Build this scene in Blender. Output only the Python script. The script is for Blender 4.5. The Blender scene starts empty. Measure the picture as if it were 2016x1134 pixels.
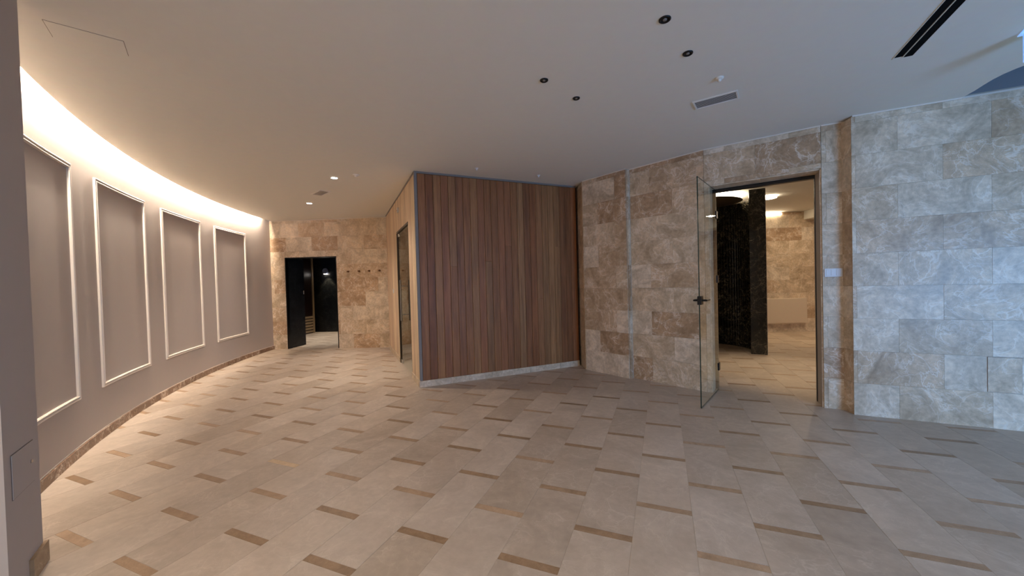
import bpy, bmesh, math, random
from math import sin, cos, pi, radians, hypot, atan2
from mathutils import Vector, Matrix
random.seed(7)
C = bpy.context.scene.collection
S = bpy.context.scene
H = 2.89                      # ceiling height

# ------------------------------------------------------------------ camera, world, exposure
cam_d = bpy.data.cameras.new('camera'); cam = bpy.data.objects.new('camera', cam_d); C.objects.link(cam)
cam_d.sensor_fit = 'HORIZONTAL'; cam_d.sensor_width = 36.0; cam_d.lens = 36.0 * 741.3 / 2016.0
cam_d.clip_start = 0.05; cam_d.clip_end = 200
pitch, roll = radians(0.961), radians(-1.537)
r0 = Vector((1, 0, 0)); f0 = Vector((0, cos(pitch), -sin(pitch))); u0 = Vector((0, sin(pitch), cos(pitch)))
r1 = cos(roll) * r0 + sin(roll) * u0; u1 = -sin(roll) * r0 + cos(roll) * u0
M = Matrix((( r1.x, u1.x, -f0.x, 0), (r1.y, u1.y, -f0.y, 0), (r1.z, u1.z, -f0.z, 1.385), (0, 0, 0, 1)))
cam.matrix_world = M
S.camera = cam

w = bpy.data.worlds.new('sky'); S.world = w; w.use_nodes = True
bg = w.node_tree.nodes['Background']; bg.inputs[0].default_value = (0.30, 0.55, 1.0, 1); bg.inputs[1].default_value = 1.0

S.view_settings.view_transform = 'Standard'; S.view_settings.look = 'None'
S.view_settings.gamma = 1.0; S.view_settings.use_curve_mapping = False
S.view_settings.exposure = 1.05
S.cycles.max_bounces = 10; S.cycles.diffuse_bounces = 6; S.cycles.glossy_bounces = 5
S.cycles.transparent_max_bounces = 12; S.cycles.sample_clamp_indirect = 6
S.cycles.use_denoising = True

def area(name, loc, rot, sx, sy, col, power):
    l = bpy.data.lights.new(name, 'AREA'); l.shape = 'RECTANGLE'; l.size = sx; l.size_y = sy
    l.color = col; l.energy = power
    o = bpy.data.objects.new(name, l); o.location = loc; o.rotation_euler = rot; C.objects.link(o); return o
def spot(name, loc, power, col, angle=80, blend=0.6, target=None, size=0.04):
    l = bpy.data.lights.new(name, 'SPOT'); l.energy = power; l.color = col
    l.spot_size = radians(angle); l.spot_blend = blend; l.shadow_soft_size = size
    o = bpy.data.objects.new(name, l); o.location = loc
    if target is not None:
        d = Vector(target) - Vector(loc); o.rotation_euler = d.to_track_quat('-Z', 'Y').to_euler()
    C.objects.link(o); return o

WARM = (1.0, 0.77, 0.52)
COVE_STRENGTH = 335.0
# daylight entering through the window behind the camera, on the right
area('daylight_light', (3.95, -2.10, 1.05), (radians(-66), 0, pi), 1.8, 1.5, (0.19, 0.47, 1.0), 102)
# lit ceiling downlights of the hall
spot('downlight_light', (-2.421, 5.243, 2.86), 50, (1.0, 0.90, 0.80), 130, 1.0)
spot('downlight_light', (-2.421, 5.243, 2.855), 42, (1.0, 0.88, 0.76), 46, 0.9, target=(-2.52, 5.95, 0))
spot('downlight_light', (-3.593, 6.780, 2.855), 45, (1.0, 0.88, 0.76), 46, 0.9, target=(-3.65, 7.45, 0))
spot('downlight_light', (-3.593, 6.780, 2.86), 48, (1.0, 0.90, 0.80), 130, 1.0)
# added fill behind the camera, standing in for the hall's unseen lighting
area('hall_fill_light', (-1.3, -0.5, 2.85), (0, 0, 0), 3.4, 2.0, (1.0, 0.88, 0.75), 46)
# inner bath room
spot('bath_spot', (3.65, 5.50, 2.86), 80, (1.0, 0.80, 0.57), 62, 0.9)
spot('bath_spot', (7.7, 5.9, 2.86), 45, (1.0, 0.80, 0.58), 80, 0.8, target=(8.6, 7.0, 1.1))  # added spot, brightens the side wall that the glass leaf reflects
spot('bath_spot', (5.6, 7.6, 2.86), 22, (1.0, 0.78, 0.54), 110, 0.9)
spot('bath_spot', (7.4, 7.2, 2.86), 24, (1.0, 0.78, 0.54), 110, 0.9)  # added spot, lightens the bath side mirrored in the glass leaf
area('bath_ceiling_light', (6.7, 7.9, 2.872), (0, 0, 0), 0.16, 0.16, (1.0, 0.80, 0.58), 9)
# dark changing room behind the far doorway
spot('changing_downlight', (-4.9, 10.2, 2.7), 150, (1.0, 0.92, 0.84), 80, 0.9)
spot('wall_lamp_light', (-5.62, 11.38, 1.80), 10, (1.0, 0.86, 0.6), 70, 0.7, target=(-5.60, 11.52, 1.3), size=0.02)

# ------------------------------------------------------------------ helpers
def lin(r, g, b):
    f = lambda c: (c / 255 / 12.92) if c / 255 <= 0.04045 else ((c / 255 + 0.055) / 1.055) ** 2.4
    return (f(r), f(g), f(b), 1.0)
def box(bm, x0, x1, y0, y1, z0, z1, mat=None):
    vs = [bm.verts.new(p) for p in [(x0, y0, z0), (x1, y0, z0), (x1, y1, z0), (x0, y1, z0), (x0, y0, z1), (x1, y0, z1), (x1, y1, z1), (x0, y1, z1)]]
    if mat is not None:
        for v in vs: v.co = mat @ v.co
    for f in [(0, 3, 2, 1), (4, 5, 6, 7), (0, 1, 5, 4), (1, 2, 6, 5), (2, 3, 7, 6), (3, 0, 4, 7)]:
        bm.faces.new([vs[i] for i in f])
def prism(bm, pts, z0, z1):
    a = [bm.verts.new((x, y, z0)) for x, y in pts]; b = [bm.verts.new((x, y, z1)) for x, y in pts]
    n = len(pts)
    bm.faces.new(a[::-1]); bm.faces.new(b)
    for i in range(n): bm.faces.new([a[i], a[(i + 1) % n], b[(i + 1) % n], b[i]])
def tube(bm, p0, p1, r, n=12, r2=None):
    p0, p1 = Vector(p0), Vector(p1); d = (p1 - p0).normalized(); q = d.to_track_quat('Z', 'Y')
    r2 = r if r2 is None else r2
    a = [bm.verts.new(p0 + q @ Vector((r * cos(2 * pi * i / n), r * sin(2 * pi * i / n), 0))) for i in range(n)]
    b = [bm.verts.new(p1 + q @ Vector((r2 * cos(2 * pi * i / n), r2 * sin(2 * pi * i / n), 0))) for i in range(n)]
    bm.faces.new(a[::-1]); bm.faces.new(b)
    for i in range(n): bm.faces.new([a[i], a[(i + 1) % n], b[(i + 1) % n], b[i]])
def lathe(bm, prof, n=28, cx=0, cy=0):
    rings = []
    for r, z in prof:
        rings.append([bm.verts.new((cx + r * cos(2 * pi * i / n), cy + r * sin(2 * pi * i / n), z)) for i in range(n)] if r > 1e-6 else [bm.verts.new((cx, cy, z))])
    for a, b in zip(rings, rings[1:]):
        for i in range(n):
            j = (i + 1) % n
            if len(a) == 1 and len(b) == 1: continue
            if len(a) == 1: bm.faces.new([a[0], b[j], b[i]])
            elif len(b) == 1: bm.faces.new([a[i], a[j], b[0]])
            else: bm.faces.new([a[i], a[j], b[j], b[i]])
def arc_wall(bm, cx, cy, R0, R1, a0, a1, z0, z1, n=48):
    prev = None
    for i in range(n + 1):
        a = radians(a0 + (a1 - a0) * i / n)
        v = [bm.verts.new((cx + R * cos(a), cy + R * sin(a), z)) for R, z in ((R0, z0), (R1, z0), (R1, z1), (R0, z1))]
        if prev:
            for k in range(4): bm.faces.new([prev[k], prev[(k + 1) % 4], v[(k + 1) % 4], v[k]])
        else: bm.faces.new(v[::-1])
        prev = v
    bm.faces.new(prev)
def obj(name, bm, mat, parent=None, smooth=False, bevel=0):
    bmesh.ops.recalc_face_normals(bm, faces=bm.faces[:])
    me = bpy.data.meshes.new(name); bm.to_mesh(me); bm.free()
    if mat: me.materials.append(mat)
    if smooth:
        for p in me.polygons: p.use_smooth = True
    o = bpy.data.objects.new(name, me); C.objects.link(o)
    if parent: o.parent = parent
    if bevel:
        m = o.modifiers.new('bevel', 'BEVEL'); m.width = bevel; m.segments = 2; m.limit_method = 'ANGLE'
    return o
def nb(): return bmesh.new()
def thing(name, label, cat, loc=(0, 0, 0), rz=0, group=None):
    o = bpy.data.objects.new(name, None); o.empty_display_size = 0.1; C.objects.link(o)
    o.location = loc; o.rotation_euler = (0, 0, rz); o['label'] = label; o['category'] = cat
    if group: o['group'] = group
    return o
def tag(o, label, cat, group=None):
    o['label'] = label; o['category'] = cat
    if group: o['group'] = group
    return o
def struct(o, label=None, cat=None):
    o['kind'] = 'structure'
    if label: o['label'] = label
    if cat: o['category'] = cat
    return o
def sempty(name, label, cat, loc=(0, 0, 0), rz=0):
    o = thing(name, label, cat, loc, rz); o['kind'] = 'structure'; return o

# ------------------------------------------------------------------ materials
def newmat(name):
    m = bpy.data.materials.new(name); m.use_nodes = True
    nt = m.node_tree; return m, nt, nt.nodes['Principled BSDF']
def plain(name, col, rough=0.5, metal=0.0, bump=0.0, spec=0.5):
    m, nt, b = newmat(name)
    b.inputs['Base Color'].default_value = col; b.inputs['Roughness'].default_value = rough
    b.inputs['Metallic'].default_value = metal; b.inputs['Specular IOR Level'].default_value = spec
    tc = nt.nodes.new('ShaderNodeTexCoord'); n = nt.nodes.new('ShaderNodeTexNoise'); n.inputs['Scale'].default_value = 14
    nt.links.new(tc.outputs['Object'], n.inputs['Vector'])
    hs = nt.nodes.new('ShaderNodeMixRGB'); hs.blend_type = 'MULTIPLY'; hs.inputs[0].default_value = 0.06
    hs.inputs[1].default_value = col; nt.links.new(n.outputs['Color'], hs.inputs[2]); nt.links.new(hs.outputs[0], b.inputs['Base Color'])
    if bump:
        bp = nt.nodes.new('ShaderNodeBump'); bp.inputs['Strength'].default_value = bump; bp.inputs['Distance'].default_value = 0.002
        n2 = nt.nodes.new('ShaderNodeTexNoise'); n2.inputs['Scale'].default_value = 180
        nt.links.new(tc.outputs['Object'], n2.inputs['Vector']); nt.links.new(n2.outputs['Fac'], bp.inputs['Height']); nt.links.new(bp.outputs[0], b.inputs['Normal'])
    return m
def emit(name, col, st):
    m, nt, b = newmat(name)
    b.inputs['Base Color'].default_value = (0.8, 0.8, 0.8, 1)
    b.inputs['Emission Color'].default_value = (*col, 1); b.inputs['Emission Strength'].default_value = st
    return m
def mixc(nt, fac, a, b, mode='MIX'):
    n = nt.nodes.new('ShaderNodeMixRGB'); n.blend_type = mode
    for i, v in ((0, fac), (1, a), (2, b)):
        if isinstance(v, bpy.types.NodeSocket): nt.links.new(v, n.inputs[i])
        else: n.inputs[i].default_value = v
    return n.outputs[0]
def ramp(nt, src, p0, p1, c0=(0, 0, 0, 1), c1=(1, 1, 1, 1)):
    n = nt.nodes.new('ShaderNodeValToRGB'); n.color_ramp.elements[0].position = p0; n.color_ramp.elements[1].position = p1
    n.color_ramp.elements[0].color = c0; n.color_ramp.elements[1].color = c1
    nt.links.new(src, n.inputs[0]); return n.outputs[0]
def marble(name, vein, rough=0.3, vein_amt=0.5, scale=3.0, island=False, var=None, mottle=0.30, spec=0.4, vw=0.035, fn=0.06):
    """stone slab: object colour (or a per-island tone), cloudy mottling, thin distorted veins"""
    m, nt, b = newmat(name); L = nt.links.new
    tc = nt.nodes.new('ShaderNodeTexCoord'); oi = nt.nodes.new('ShaderNodeObjectInfo')
    add = nt.nodes.new('ShaderNodeVectorMath'); add.operation = 'ADD'
    mul = nt.nodes.new('ShaderNodeMath'); mul.operation = 'MULTIPLY'; mul.inputs[1].default_value = 77.0
    if island:
        g = nt.nodes.new('ShaderNodeNewGeometry'); rnd = g.outputs['Random Per Island']
    else: rnd = oi.outputs['Random']
    L(rnd, mul.inputs[0]); cb = nt.nodes.new('ShaderNodeCombineXYZ')
    for i in range(3): L(mul.outputs[0], cb.inputs[i])
    L(tc.outputs['Object'], add.inputs[0]); L(cb.outputs[0], add.inputs[1]); vec = add.outputs[0]
    n1 = nt.nodes.new('ShaderNodeTexNoise'); n1.inputs['Scale'].default_value = scale; n1.inputs['Detail'].default_value = 7; n1.inputs['Roughness'].default_value = 0.6; n1.inputs['Distortion'].default_value = 1.2
    L(vec, n1.inputs['Vector'])
    n2 = nt.nodes.new('ShaderNodeTexNoise'); n2.inputs['Scale'].default_value = scale * 9; n2.inputs['Detail'].default_value = 5
    L(vec, n2.inputs['Vector'])
    # warped coordinates for the veins
    wv = nt.nodes.new('ShaderNodeVectorMath'); wv.operation = 'MULTIPLY_ADD'; wv.inputs[1].default_value = (0.5, 0.5, 0.5)
    L(n1.outputs['Color'], wv.inputs[0]); L(vec, wv.inputs[2])
    vo = nt.nodes.new('ShaderNodeTexVoronoi'); vo.feature = 'DISTANCE_TO_EDGE'; vo.inputs['Scale'].default_value = scale * 1.6
    L(wv.outputs[0], vo.inputs['Vector'])
    v1 = ramp(nt, vo.outputs['Distance'], 0.0, vw, (1, 1, 1, 1), (0, 0, 0, 1))
    vo2 = nt.nodes.new('ShaderNodeTexVoronoi'); vo2.feature = 'DISTANCE_TO_EDGE'; vo2.inputs['Scale'].default_value = scale * 3.7
    L(wv.outputs[0], vo2.inputs['Vector'])
    v2 = ramp(nt, vo2.outputs['Distance'], 0.0, 0.03, (0.75, 0.75, 0.75, 1), (0, 0, 0, 1))
    veins = mixc(nt, 1.0, v1, v2, 'LIGHTEN')
    msk = ramp(nt, n1.outputs['Fac'], 0.38, 0.58)
    veins = mixc(nt, 1.0, veins, msk, 'MULTIPLY')
    if island and var:
        base = ramp(nt, rnd, 0.0, 1.0, var[0], var[1])
    else: base = oi.outputs['Color']
    cloud = ramp(nt, n1.outputs['Fac'], 0.3, 0.72, (1 - mottle, 1 - mottle * 1.08, 1 - mottle * 1.2, 1), (1 + mottle * 0.5, 1 + mottle * 0.5, 1 + mottle * 0.5, 1))
    col = mixc(nt, 1.0, base, cloud, 'MULTIPLY')
    fine = ramp(nt, n2.outputs['Fac'], 0.3, 0.7, (1 - fn, 1 - fn * 1.1, 1 - fn * 1.2, 1), (1 + fn, 1 + fn, 1 + fn, 1))
    col = mixc(nt, 1.0, col, fine, 'MULTIPLY')
    fm = nt.nodes.new('ShaderNodeMath'); fm.operation = 'MULTIPLY'; fm.inputs[1].default_value = vein_amt
    L(veins, fm.inputs[0])
    col = mixc(nt, fm.outputs[0], col, vein)
    L(col, b.inputs['Base Color']); b.inputs['Specular IOR Level'].default_value = spec
    rr = nt.nodes.new('ShaderNodeMapRange'); rr.inputs[3].default_value = rough - 0.06; rr.inputs[4].default_value = rough + 0.12
    L(n1.outputs['Fac'], rr.inputs[0]); L(rr.outputs[0], b.inputs['Roughness'])
    bp = nt.nodes.new('ShaderNodeBump'); bp.inputs['Strength'].default_value = 0.12; bp.inputs['Distance'].default_value = 0.002
    L(n2.outputs['Fac'], bp.inputs['Height']); L(bp.outputs[0], b.inputs['Normal'])
    return m
def wood(name):
    m, nt, b = newmat(name); L = nt.links.new
    tc = nt.nodes.new('ShaderNodeTexCoord'); oi = nt.nodes.new('ShaderNodeObjectInfo')
    mul = nt.nodes.new('ShaderNodeMath'); mul.operation = 'MULTIPLY'; mul.inputs[1].default_value = 51.0; L(oi.outputs['Random'], mul.inputs[0])
    cb = nt.nodes.new('ShaderNodeCombineXYZ')
    for i in range(3): L(mul.outputs[0], cb.inputs[i])
    mp = nt.nodes.new('ShaderNodeMapping'); mp.inputs['Scale'].default_value = (26, 26, 1.3); L(tc.outputs['Object'], mp.inputs[0])
    add = nt.nodes.new('ShaderNodeVectorMath'); add.operation = 'ADD'; L(mp.outputs[0], add.inputs[0]); L(cb.outputs[0], add.inputs[1])
    n1 = nt.nodes.new('ShaderNodeTexNoise'); n1.inputs['Scale'].default_value = 1.0; n1.inputs['Detail'].default_value = 6; n1.inputs['Distortion'].default_value = 0.6; L(add.outputs[0], n1.inputs['Vector'])
    n2 = nt.nodes.new('ShaderNodeTexNoise'); n2.inputs['Scale'].default_value = 5.0; n2.inputs['Detail'].default_value = 4; L(add.outputs[0], n2.inputs['Vector'])
    c = mixc(nt, 1.0, oi.outputs['Color'], ramp(nt, n1.outputs['Fac'], 0.28, 0.72, (0.66, 0.62, 0.58, 1), (1.2, 1.18, 1.15, 1)), 'MULTIPLY')
    c = mixc(nt, 1.0, c, ramp(nt, n2.outputs['Fac'], 0.35, 0.65, (0.88, 0.86, 0.84, 1), (1.05, 1.05, 1.05, 1)), 'MULTIPLY')
    L(c, b.inputs['Base Color']); b.inputs['Roughness'].default_value = 0.5; b.inputs['Specular IOR Level'].default_value = 0.35
    bp = nt.nodes.new('ShaderNodeBump'); bp.inputs['Strength'].default_value = 0.25; bp.inputs['Distance'].default_value = 0.002
    L(n2.outputs['Fac'], bp.inputs['Height']); L(bp.outputs[0], b.inputs['Normal'])
    return m
def glass(name, tint):
    m = bpy.data.materials.new(name); m.use_nodes = True; nt = m.node_tree; nt.nodes.remove(nt.nodes['Principled BSDF'])
    out = nt.nodes['Material Output']; fr = nt.nodes.new('ShaderNodeFresnel'); fr.inputs[0].default_value = 1.5
    tr = nt.nodes.new('ShaderNodeBsdfTransparent'); tr.inputs[0].default_value = tint
    gl = nt.nodes.new('ShaderNodeBsdfGlossy'); gl.inputs['Roughness'].default_value = 0.01; gl.inputs['Color'].default_value = (0.95, 1, 0.98, 1)
    ge = nt.nodes.new('ShaderNodeNewGeometry'); inv = nt.nodes.new('ShaderNodeMath'); inv.operation = 'SUBTRACT'; inv.inputs[0].default_value = 1.0
    nt.links.new(ge.outputs['Backfacing'], inv.inputs[1]); mu = nt.nodes.new('ShaderNodeMath'); mu.operation = 'MULTIPLY'
    nt.links.new(fr.outputs[0], mu.inputs[0]); nt.links.new(inv.outputs[0], mu.inputs[1])     # reflect on the entry face only
    mx = nt.nodes.new('ShaderNodeMixShader'); nt.links.new(mu.outputs[0], mx.inputs[0]); nt.links.new(tr.outputs[0], mx.inputs[1]); nt.links.new(gl.outputs[0], mx.inputs[2])
    nt.links.new(mx.outputs[0], out.inputs[0]); return m

VEIN = lin(236, 224, 206)
M_WALLSTONE = marble('wall_marble', VEIN, 0.36, 0.75, 3.2, mottle=0.36, vw=0.06, fn=0.15)
M_FLOOR = marble('floor_marble', lin(222, 208, 190), 0.40, 0.30, 2.4, mottle=0.16)
M_STRIP = marble('strip_marble', lin(196, 170, 140), 0.40, 0.35, 9.0, mottle=0.25)
M_FLOORF = marble('floor_marble_field', lin(222, 208, 190), 0.40, 0.30, 2.4, island=True, var=(lin(176, 158, 138), lin(196, 178, 157)), mottle=0.16)
M_STRIPF = marble('strip_marble_field', lin(196, 170, 140), 0.40, 0.35, 9.0, island=True, var=(lin(150, 124, 100), lin(172, 148, 124)), mottle=0.25)
M_BLACK = marble('black_marble', lin(158, 146, 122), 0.22, 0.75, 3.6, mottle=0.5, vw=0.045)
M_BLACK2 = marble('black_panel', lin(90, 88, 84), 0.3, 0.35, 3.6, mottle=0.5)
M_WOOD = wood('cedar_wood')
M_PLASTER = plain('wall_plaster', lin(184, 173, 164), 0.75, bump=0.08)
M_CEIL = plain('ceiling_plaster', lin(232, 228, 217), 0.85, bump=0.05)
M_MOULD = plain('moulding_paint', lin(232, 220, 205), 0.45)
M_GROUT = plain('grout', lin(190, 176, 158), 0.9)
M_GREYMETAL = plain('grey_aluminium', lin(128, 122, 116), 0.6, 0.0)
M_CHROME = plain('brushed_steel', lin(200, 198, 192), 0.25, 0.95)
M_BLACKMET = plain('black_metal', lin(16, 16, 18), 0.35, 0.3)
M_WHITE = plain('white_plastic', lin(225, 224, 222), 0.4)
M_GLASS = glass('clear_glass', (0.975, 0.99, 0.98, 1))
M_GLASSEDGE = plain('glass_edge', lin(30, 52, 44), 0.15)
M_BRONZE = plain('bronze', lin(120, 84, 56), 0.4, 0.6)
M_DARKWOOD = plain('dark_wood', lin(52, 34, 24), 0.45)
M_LINER = plain('cabin_lining', lin(150, 112, 78), 0.6)
M_LED = emit('led_warm', (1.0, 0.85, 0.70), COVE_STRENGTH)
M_LEDW = emit('led_white', (1.0, 0.90, 0.78), 14.0)
M_LAMP = emit('lamp_lens', (1.0, 0.93, 0.88), 30.0)
M_COVE2 = emit('led_bath', (1.0, 0.84, 0.60), 7.5)
M_EXIT = emit('exit_face', (0.05, 0.35, 0.42), 0.5)
M_EXITE = emit('exit_edge', (0.10, 0.34, 0.85), 0.42)

TONE = {'l': (218, 200, 175), 'm': (209, 187, 158), 'b': (200, 174, 143), 'd': (184, 154, 122)}
def tone(k, j=5):
    r, g, b = TONE[k]; e = random.uniform(-j, j); return lin(r + e, g + e * 1.05, b + e * 1.1)

# ------------------------------------------------------------------ FLOOR
floor_poly = [(-9, -2.6), (9.4, -2.6), (9.4, 12.6), (-9, 12.6)]
bm = nb(); prism(bm, floor_poly, -0.12, -0.0016)
floor = struct(obj('floor', bm, M_GROUT), 'beige marble tiled floor with short brown inset strips', 'floor')
AZ = radians(21.8); e1 = Vector((cos(AZ), -sin(AZ))); e2 = Vector((sin(AZ), cos(AZ)))
WC, LP, PH, QB = 0.310, 0.690, 0.1358, 0.0123
SW = 0.048; G = 0.0018
def cached(name, sx, sy, sz, mat, cache={}):
    k = (name, round(sx, 4), round(sy, 4), round(sz, 4))
    if k not in cache:
        b = nb(); box(b, -sx / 2, sx / 2, -sy / 2, sy / 2, -sz / 2, sz / 2)
        bmesh.ops.recalc_face_normals(b, faces=b.faces[:])
        me = bpy.data.meshes.new(name); b.to_mesh(me); b.free(); me.materials.append(mat); cache[k] = me
    return cache[k]
def piece(name, me, loc, rz, parent, col):
    o = bpy.data.objects.new(name, me); o.location = loc; o.rotation_euler = (0, 0, rz); o.parent = parent; o.color = col
    C.objects.link(o); return o
CLC, CLR = (6.374, 9.373), 11.838            # curved wall circle
def floor_ok(x, y):
    if hypot(x - CLC[0], y - CLC[1]) > CLR + 0.25 and y < 8.4: return False
    if x < -3.6 and y < 1.9: return False
    if y > 8.5 and not (-7.2 < x < -2.5 and y < 11.9) and not (x > 1.1 and y < 9.5): return False
    lx, ly = (x + 1.26), (y - 5.023); a = 0.9107 * lx + 0.4131 * ly; b_ = -0.4131 * lx + 0.9107 * ly
    if 0.2 < a < 2.6 and 0.2 < b_ < 3.4: return False
    if y < -2.3 or x > 8.7 or x < -7.5: return False
    return True
cells = []
for k in range(-40, 45):
    for j in range(-30, 40):
        a0 = PH + k * WC; bfar = QB + j * LP + (k % 2) * LP / 2
        # strip occupies b in [bfar-SW, bfar]; tile occupies [bfar, bfar+LP-SW]
        cs = e1 * (a0 + WC / 2) + e2 * (bfar - SW / 2); ct = e1 * (a0 + WC / 2) + e2 * (bfar + (LP - SW) / 2)
        cells.append((ct.x, ct.y, 't')); cells.append((cs.x, cs.y, 's'))
def visible(x, y):
    if y < 0.75: return False
    az = math.degrees(atan2(x, y))
    return abs(az) < 56.5
cells = [c for c in cells if floor_ok(c[0], c[1])]
for kind, nm, sz, mat, matf in (('t', 'tile', (WC - G, LP - SW - G), M_FLOOR, M_FLOORF), ('s', 'strip', (WC - G, SW - G), M_STRIP, M_STRIPF)):
    cc = sorted([c for c in cells if c[2] == kind], key=lambda c: (not visible(c[0], c[1]), hypot(c[0], c[1])))
    near, rest = cc[:298], cc[298:]
    me = cached(nm, sz[0], sz[1], 0.010, mat)
    for x, y, _ in near:
        if kind == 't':
            e = random.uniform(-9, 9); e2_ = random.uniform(-2, 2); col = lin(187 + e, 171 + e + e2_ * .4, 154 + e + e2_)
        else:
            e = random.uniform(-14, 24); col = lin(156 + e, 128 + e, 100 + e)
            if hypot(x + 1.87, y - 2.83) < 0.16: col = lin(205, 180, 145)
        piece(nm, me, (x, y, -0.005 + random.uniform(-0.0004, 0.0003)), -AZ, floor, col)
    b = nb()
    for x, y, _ in rest:
        box(b, -sz[0] / 2, sz[0] / 2, -sz[1] / 2, sz[1] / 2, -0.010, 0, Matrix.Translation((x, y, random.uniform(-0.0004, 0.0003))) @ Matrix.Rotation(-AZ, 4, 'Z'))
    o = obj('far_' + nm + 's', b, matf, floor); o['kind'] = 'stuff'

# ------------------------------------------------------------------ tiled stone walls
CO = 0.3135
def tile_wall(parent, p0, p1, s_off, bond0, rows, tones, seed, opening=None, z_top=H - 0.012, TL=0.60, thick=0.012, zmin=0.0, skip=None, inset=0.0, pal='llmmmbbd'):
    """tiles on the straight run p0->p1 (room on the right-hand side of the walk... normal given by rot), s_off = arc length already used"""
    rnd = random.Random(seed)
    p0, p1 = Vector(p0), Vector(p1); d = p1 - p0; Ln = d.length; d.normalize(); rz = atan2(d.y, d.x)
    n = Vector((d.y, -d.x))        # room side is to the right of the walking direction
    for r in range(rows):
        z0, z1 = max(zmin, r * CO), min((r + 1) * CO, z_top)
        if z1 - z0 < 0.02: continue
        start = bond0 if r % 2 == 0 else bond0 + TL / 2
        k0 = math.floor((s_off - start) / TL) - 1
        for k in range(k0, k0 + int(Ln / TL) + 5):
            a, b = start + k * TL - s_off, start + (k + 1) * TL - s_off
            a2, b2 = max(a, 0), min(b, Ln)
            if b2 - a2 < 0.012: continue
            t = tones.get((r, k), None) or rnd.choice(pal)
            segs = [(a2, b2, z0, z1)]
            if opening:
                oa, ob, oz = opening; new = []
                for (u, v, q, s) in segs:
                    if v <= oa or u >= ob or q >= oz: new.append((u, v, q, s)); continue
                    if u < oa: new.append((u, oa, q, s))
                    if v > ob: new.append((ob, v, q, s))
                    if s > oz: new.append((max(u, oa), min(v, ob), oz, s))
                segs = new
            col = tone(t)
            for (u, v, q, s) in segs:
                if v - u < 0.012 or s - q < 0.012: continue
                if skip and skip(u, v, q, s): continue
                me = cached('tile', round(v - u - 0.0013, 4), thick, round(s - q - 0.0013, 4), M_WALLSTONE)
                c = p0 + d * ((u + v) / 2) + n * (thick / 2 + inset + rnd.uniform(-0.0006, 0.0006))
                piece('tile', me, (c.x, c.y, (q + s) / 2), rz, parent, col)
def core_seg(bm, p0, p1, th, z0, z1):
    """solid wall slab behind the run p0->p1, on the left-hand side of the walk"""
    p0, p1 = Vector(p0), Vector(p1); d = (p1 - p0).normalized(); n = Vector((-d.y, d.x)) * th
    prism(bm, [p0, p1, p1 + n, p0 + n], z0, z1)
def along(p0, p1, s, off=0):
    p0, p1 = Vector(p0), Vector(p1); d = (p1 - p0).normalized(); n = Vector((d.y, -d.x))
    return p0 + d * s + n * off

TOP = H + 0.02
# back wall (walk left to right: room side is on the right of the walk)
B0, B1 = (-5.56, 8.535), (-2.66, 8.355)
BL = (Vector(B1) - Vector(B0)).length
s1 = (Vector((-5.102, 8.50)) - Vector(B0)).length; s2 = (Vector((-3.905, 8.43)) - Vector(B0)).length
BD_TOP = 2.06
bm = nb()
core_seg(bm, B0, along(B0, B1, s1), 0.10, -0.005, TOP); core_seg(bm, along(B0, B1, s2), B1, 0.10, -0.005, TOP)
core_seg(bm, along(B0, B1, s1), along(B0, B1, s2), 0.10, BD_TOP, TOP)
wall_back = struct(obj('wall_back', bm, M_GROUT), 'far wall of beige marble tiles around the dark doorway', 'wall')
tile_wall(wall_back, B0, B1, 0.0, 0.20, 10, {(7, 1): 'd', (5, 4): 'b', (5, 3): 'b', (4, 0): 'd', (3, 2): 'd', (3, 3): 'l', (4, 3): 'd', (8, 1): 'b', (8, 2): 'm', (6, 3): 'l', (4, 4): 'l', (1, 0): 'd', (2, 0): 'b', (7, 2): 'm'}, 3, (s1, s2, BD_TOP))

# right wall: pier, door stretch, short stretch, projecting stretch
PL, PR = (1.121, 5.785), (1.600, 5.190)
W = [(1.665, 5.225), (2.315, 4.495), (3.185, 3.862), (3.345, 3.785)]
R0_ = (3.315, 3.655); RD = Vector((0.9, -0.435)).normalized()
R1_ = (R0_[0] + RD.x * 4.6, R0_[1] + RD.y * 4.6)
Ls = [(Vector(W[i + 1]) - Vector(W[i])).length for i in range(3)]
OPA, OPB, OPZ = 0.045, Ls[1], 2.455
TH = 0.27
bm = nb()
core_seg(bm, W[0], W[1], 0.22, -0.005, TOP)
core_seg(bm, along(W[1], W[2], 0), along(W[1], W[2], OPA), TH, -0.005, TOP)
core_seg(bm, along(W[1], W[2], OPA), along(W[1], W[2], OPB), TH, OPZ, TOP)
core_seg(bm, W[2], W[3], TH, -0.005, TOP)
core_seg(bm, R0_, R1_, 0.30, -0.005, TOP)
prism(bm, [PL, PR, along(PL, PR, 0.80, -0.12), (1.10, 6.36)], -0.005, TOP)          # pier
wall_right = struct(obj('wall_right', bm, M_GROUT), 'marble tiled wall with pier and glass door opening on the right', 'wall')
PT = {(0, 0): 'm', (0, -1): 'm', (1, 0): 'd', (1, -1): 'l', (2, 0): 'd', (2, -1): 'l', (3, 0): 'm', (4, 0): 'm', (4, -1): 'l', (5, 0): 'b', (6, -1): 'm', (6, 0): 'd', (7, 0): 'm', (8, 0): 'm', (8, -1): 'b'}
# pier face: even rows joint at .58, odd rows joint at .29
tile_wall(wall_right, PL, PR, 0.0, -0.02, 10, {(0, 0): 'l', (0, 1): 'l', (1, -1): 'b', (1, 0): 'd', (2, 0): 'b', (2, 1): 'l', (1, -1): 'l', (3, -1): 'b', (3, 0): 'b', (4, 0): 'b', (4, 1): 'm', (5, -1): 'l', (5, 0): 'b', (6, 0): 'm', (6, 1): 'b', (7, -1): 'm', (7, 0): 'd', (8, 0): 'l', (8, 1): 'd', (9, 0): 'd'}, 11)
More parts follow.
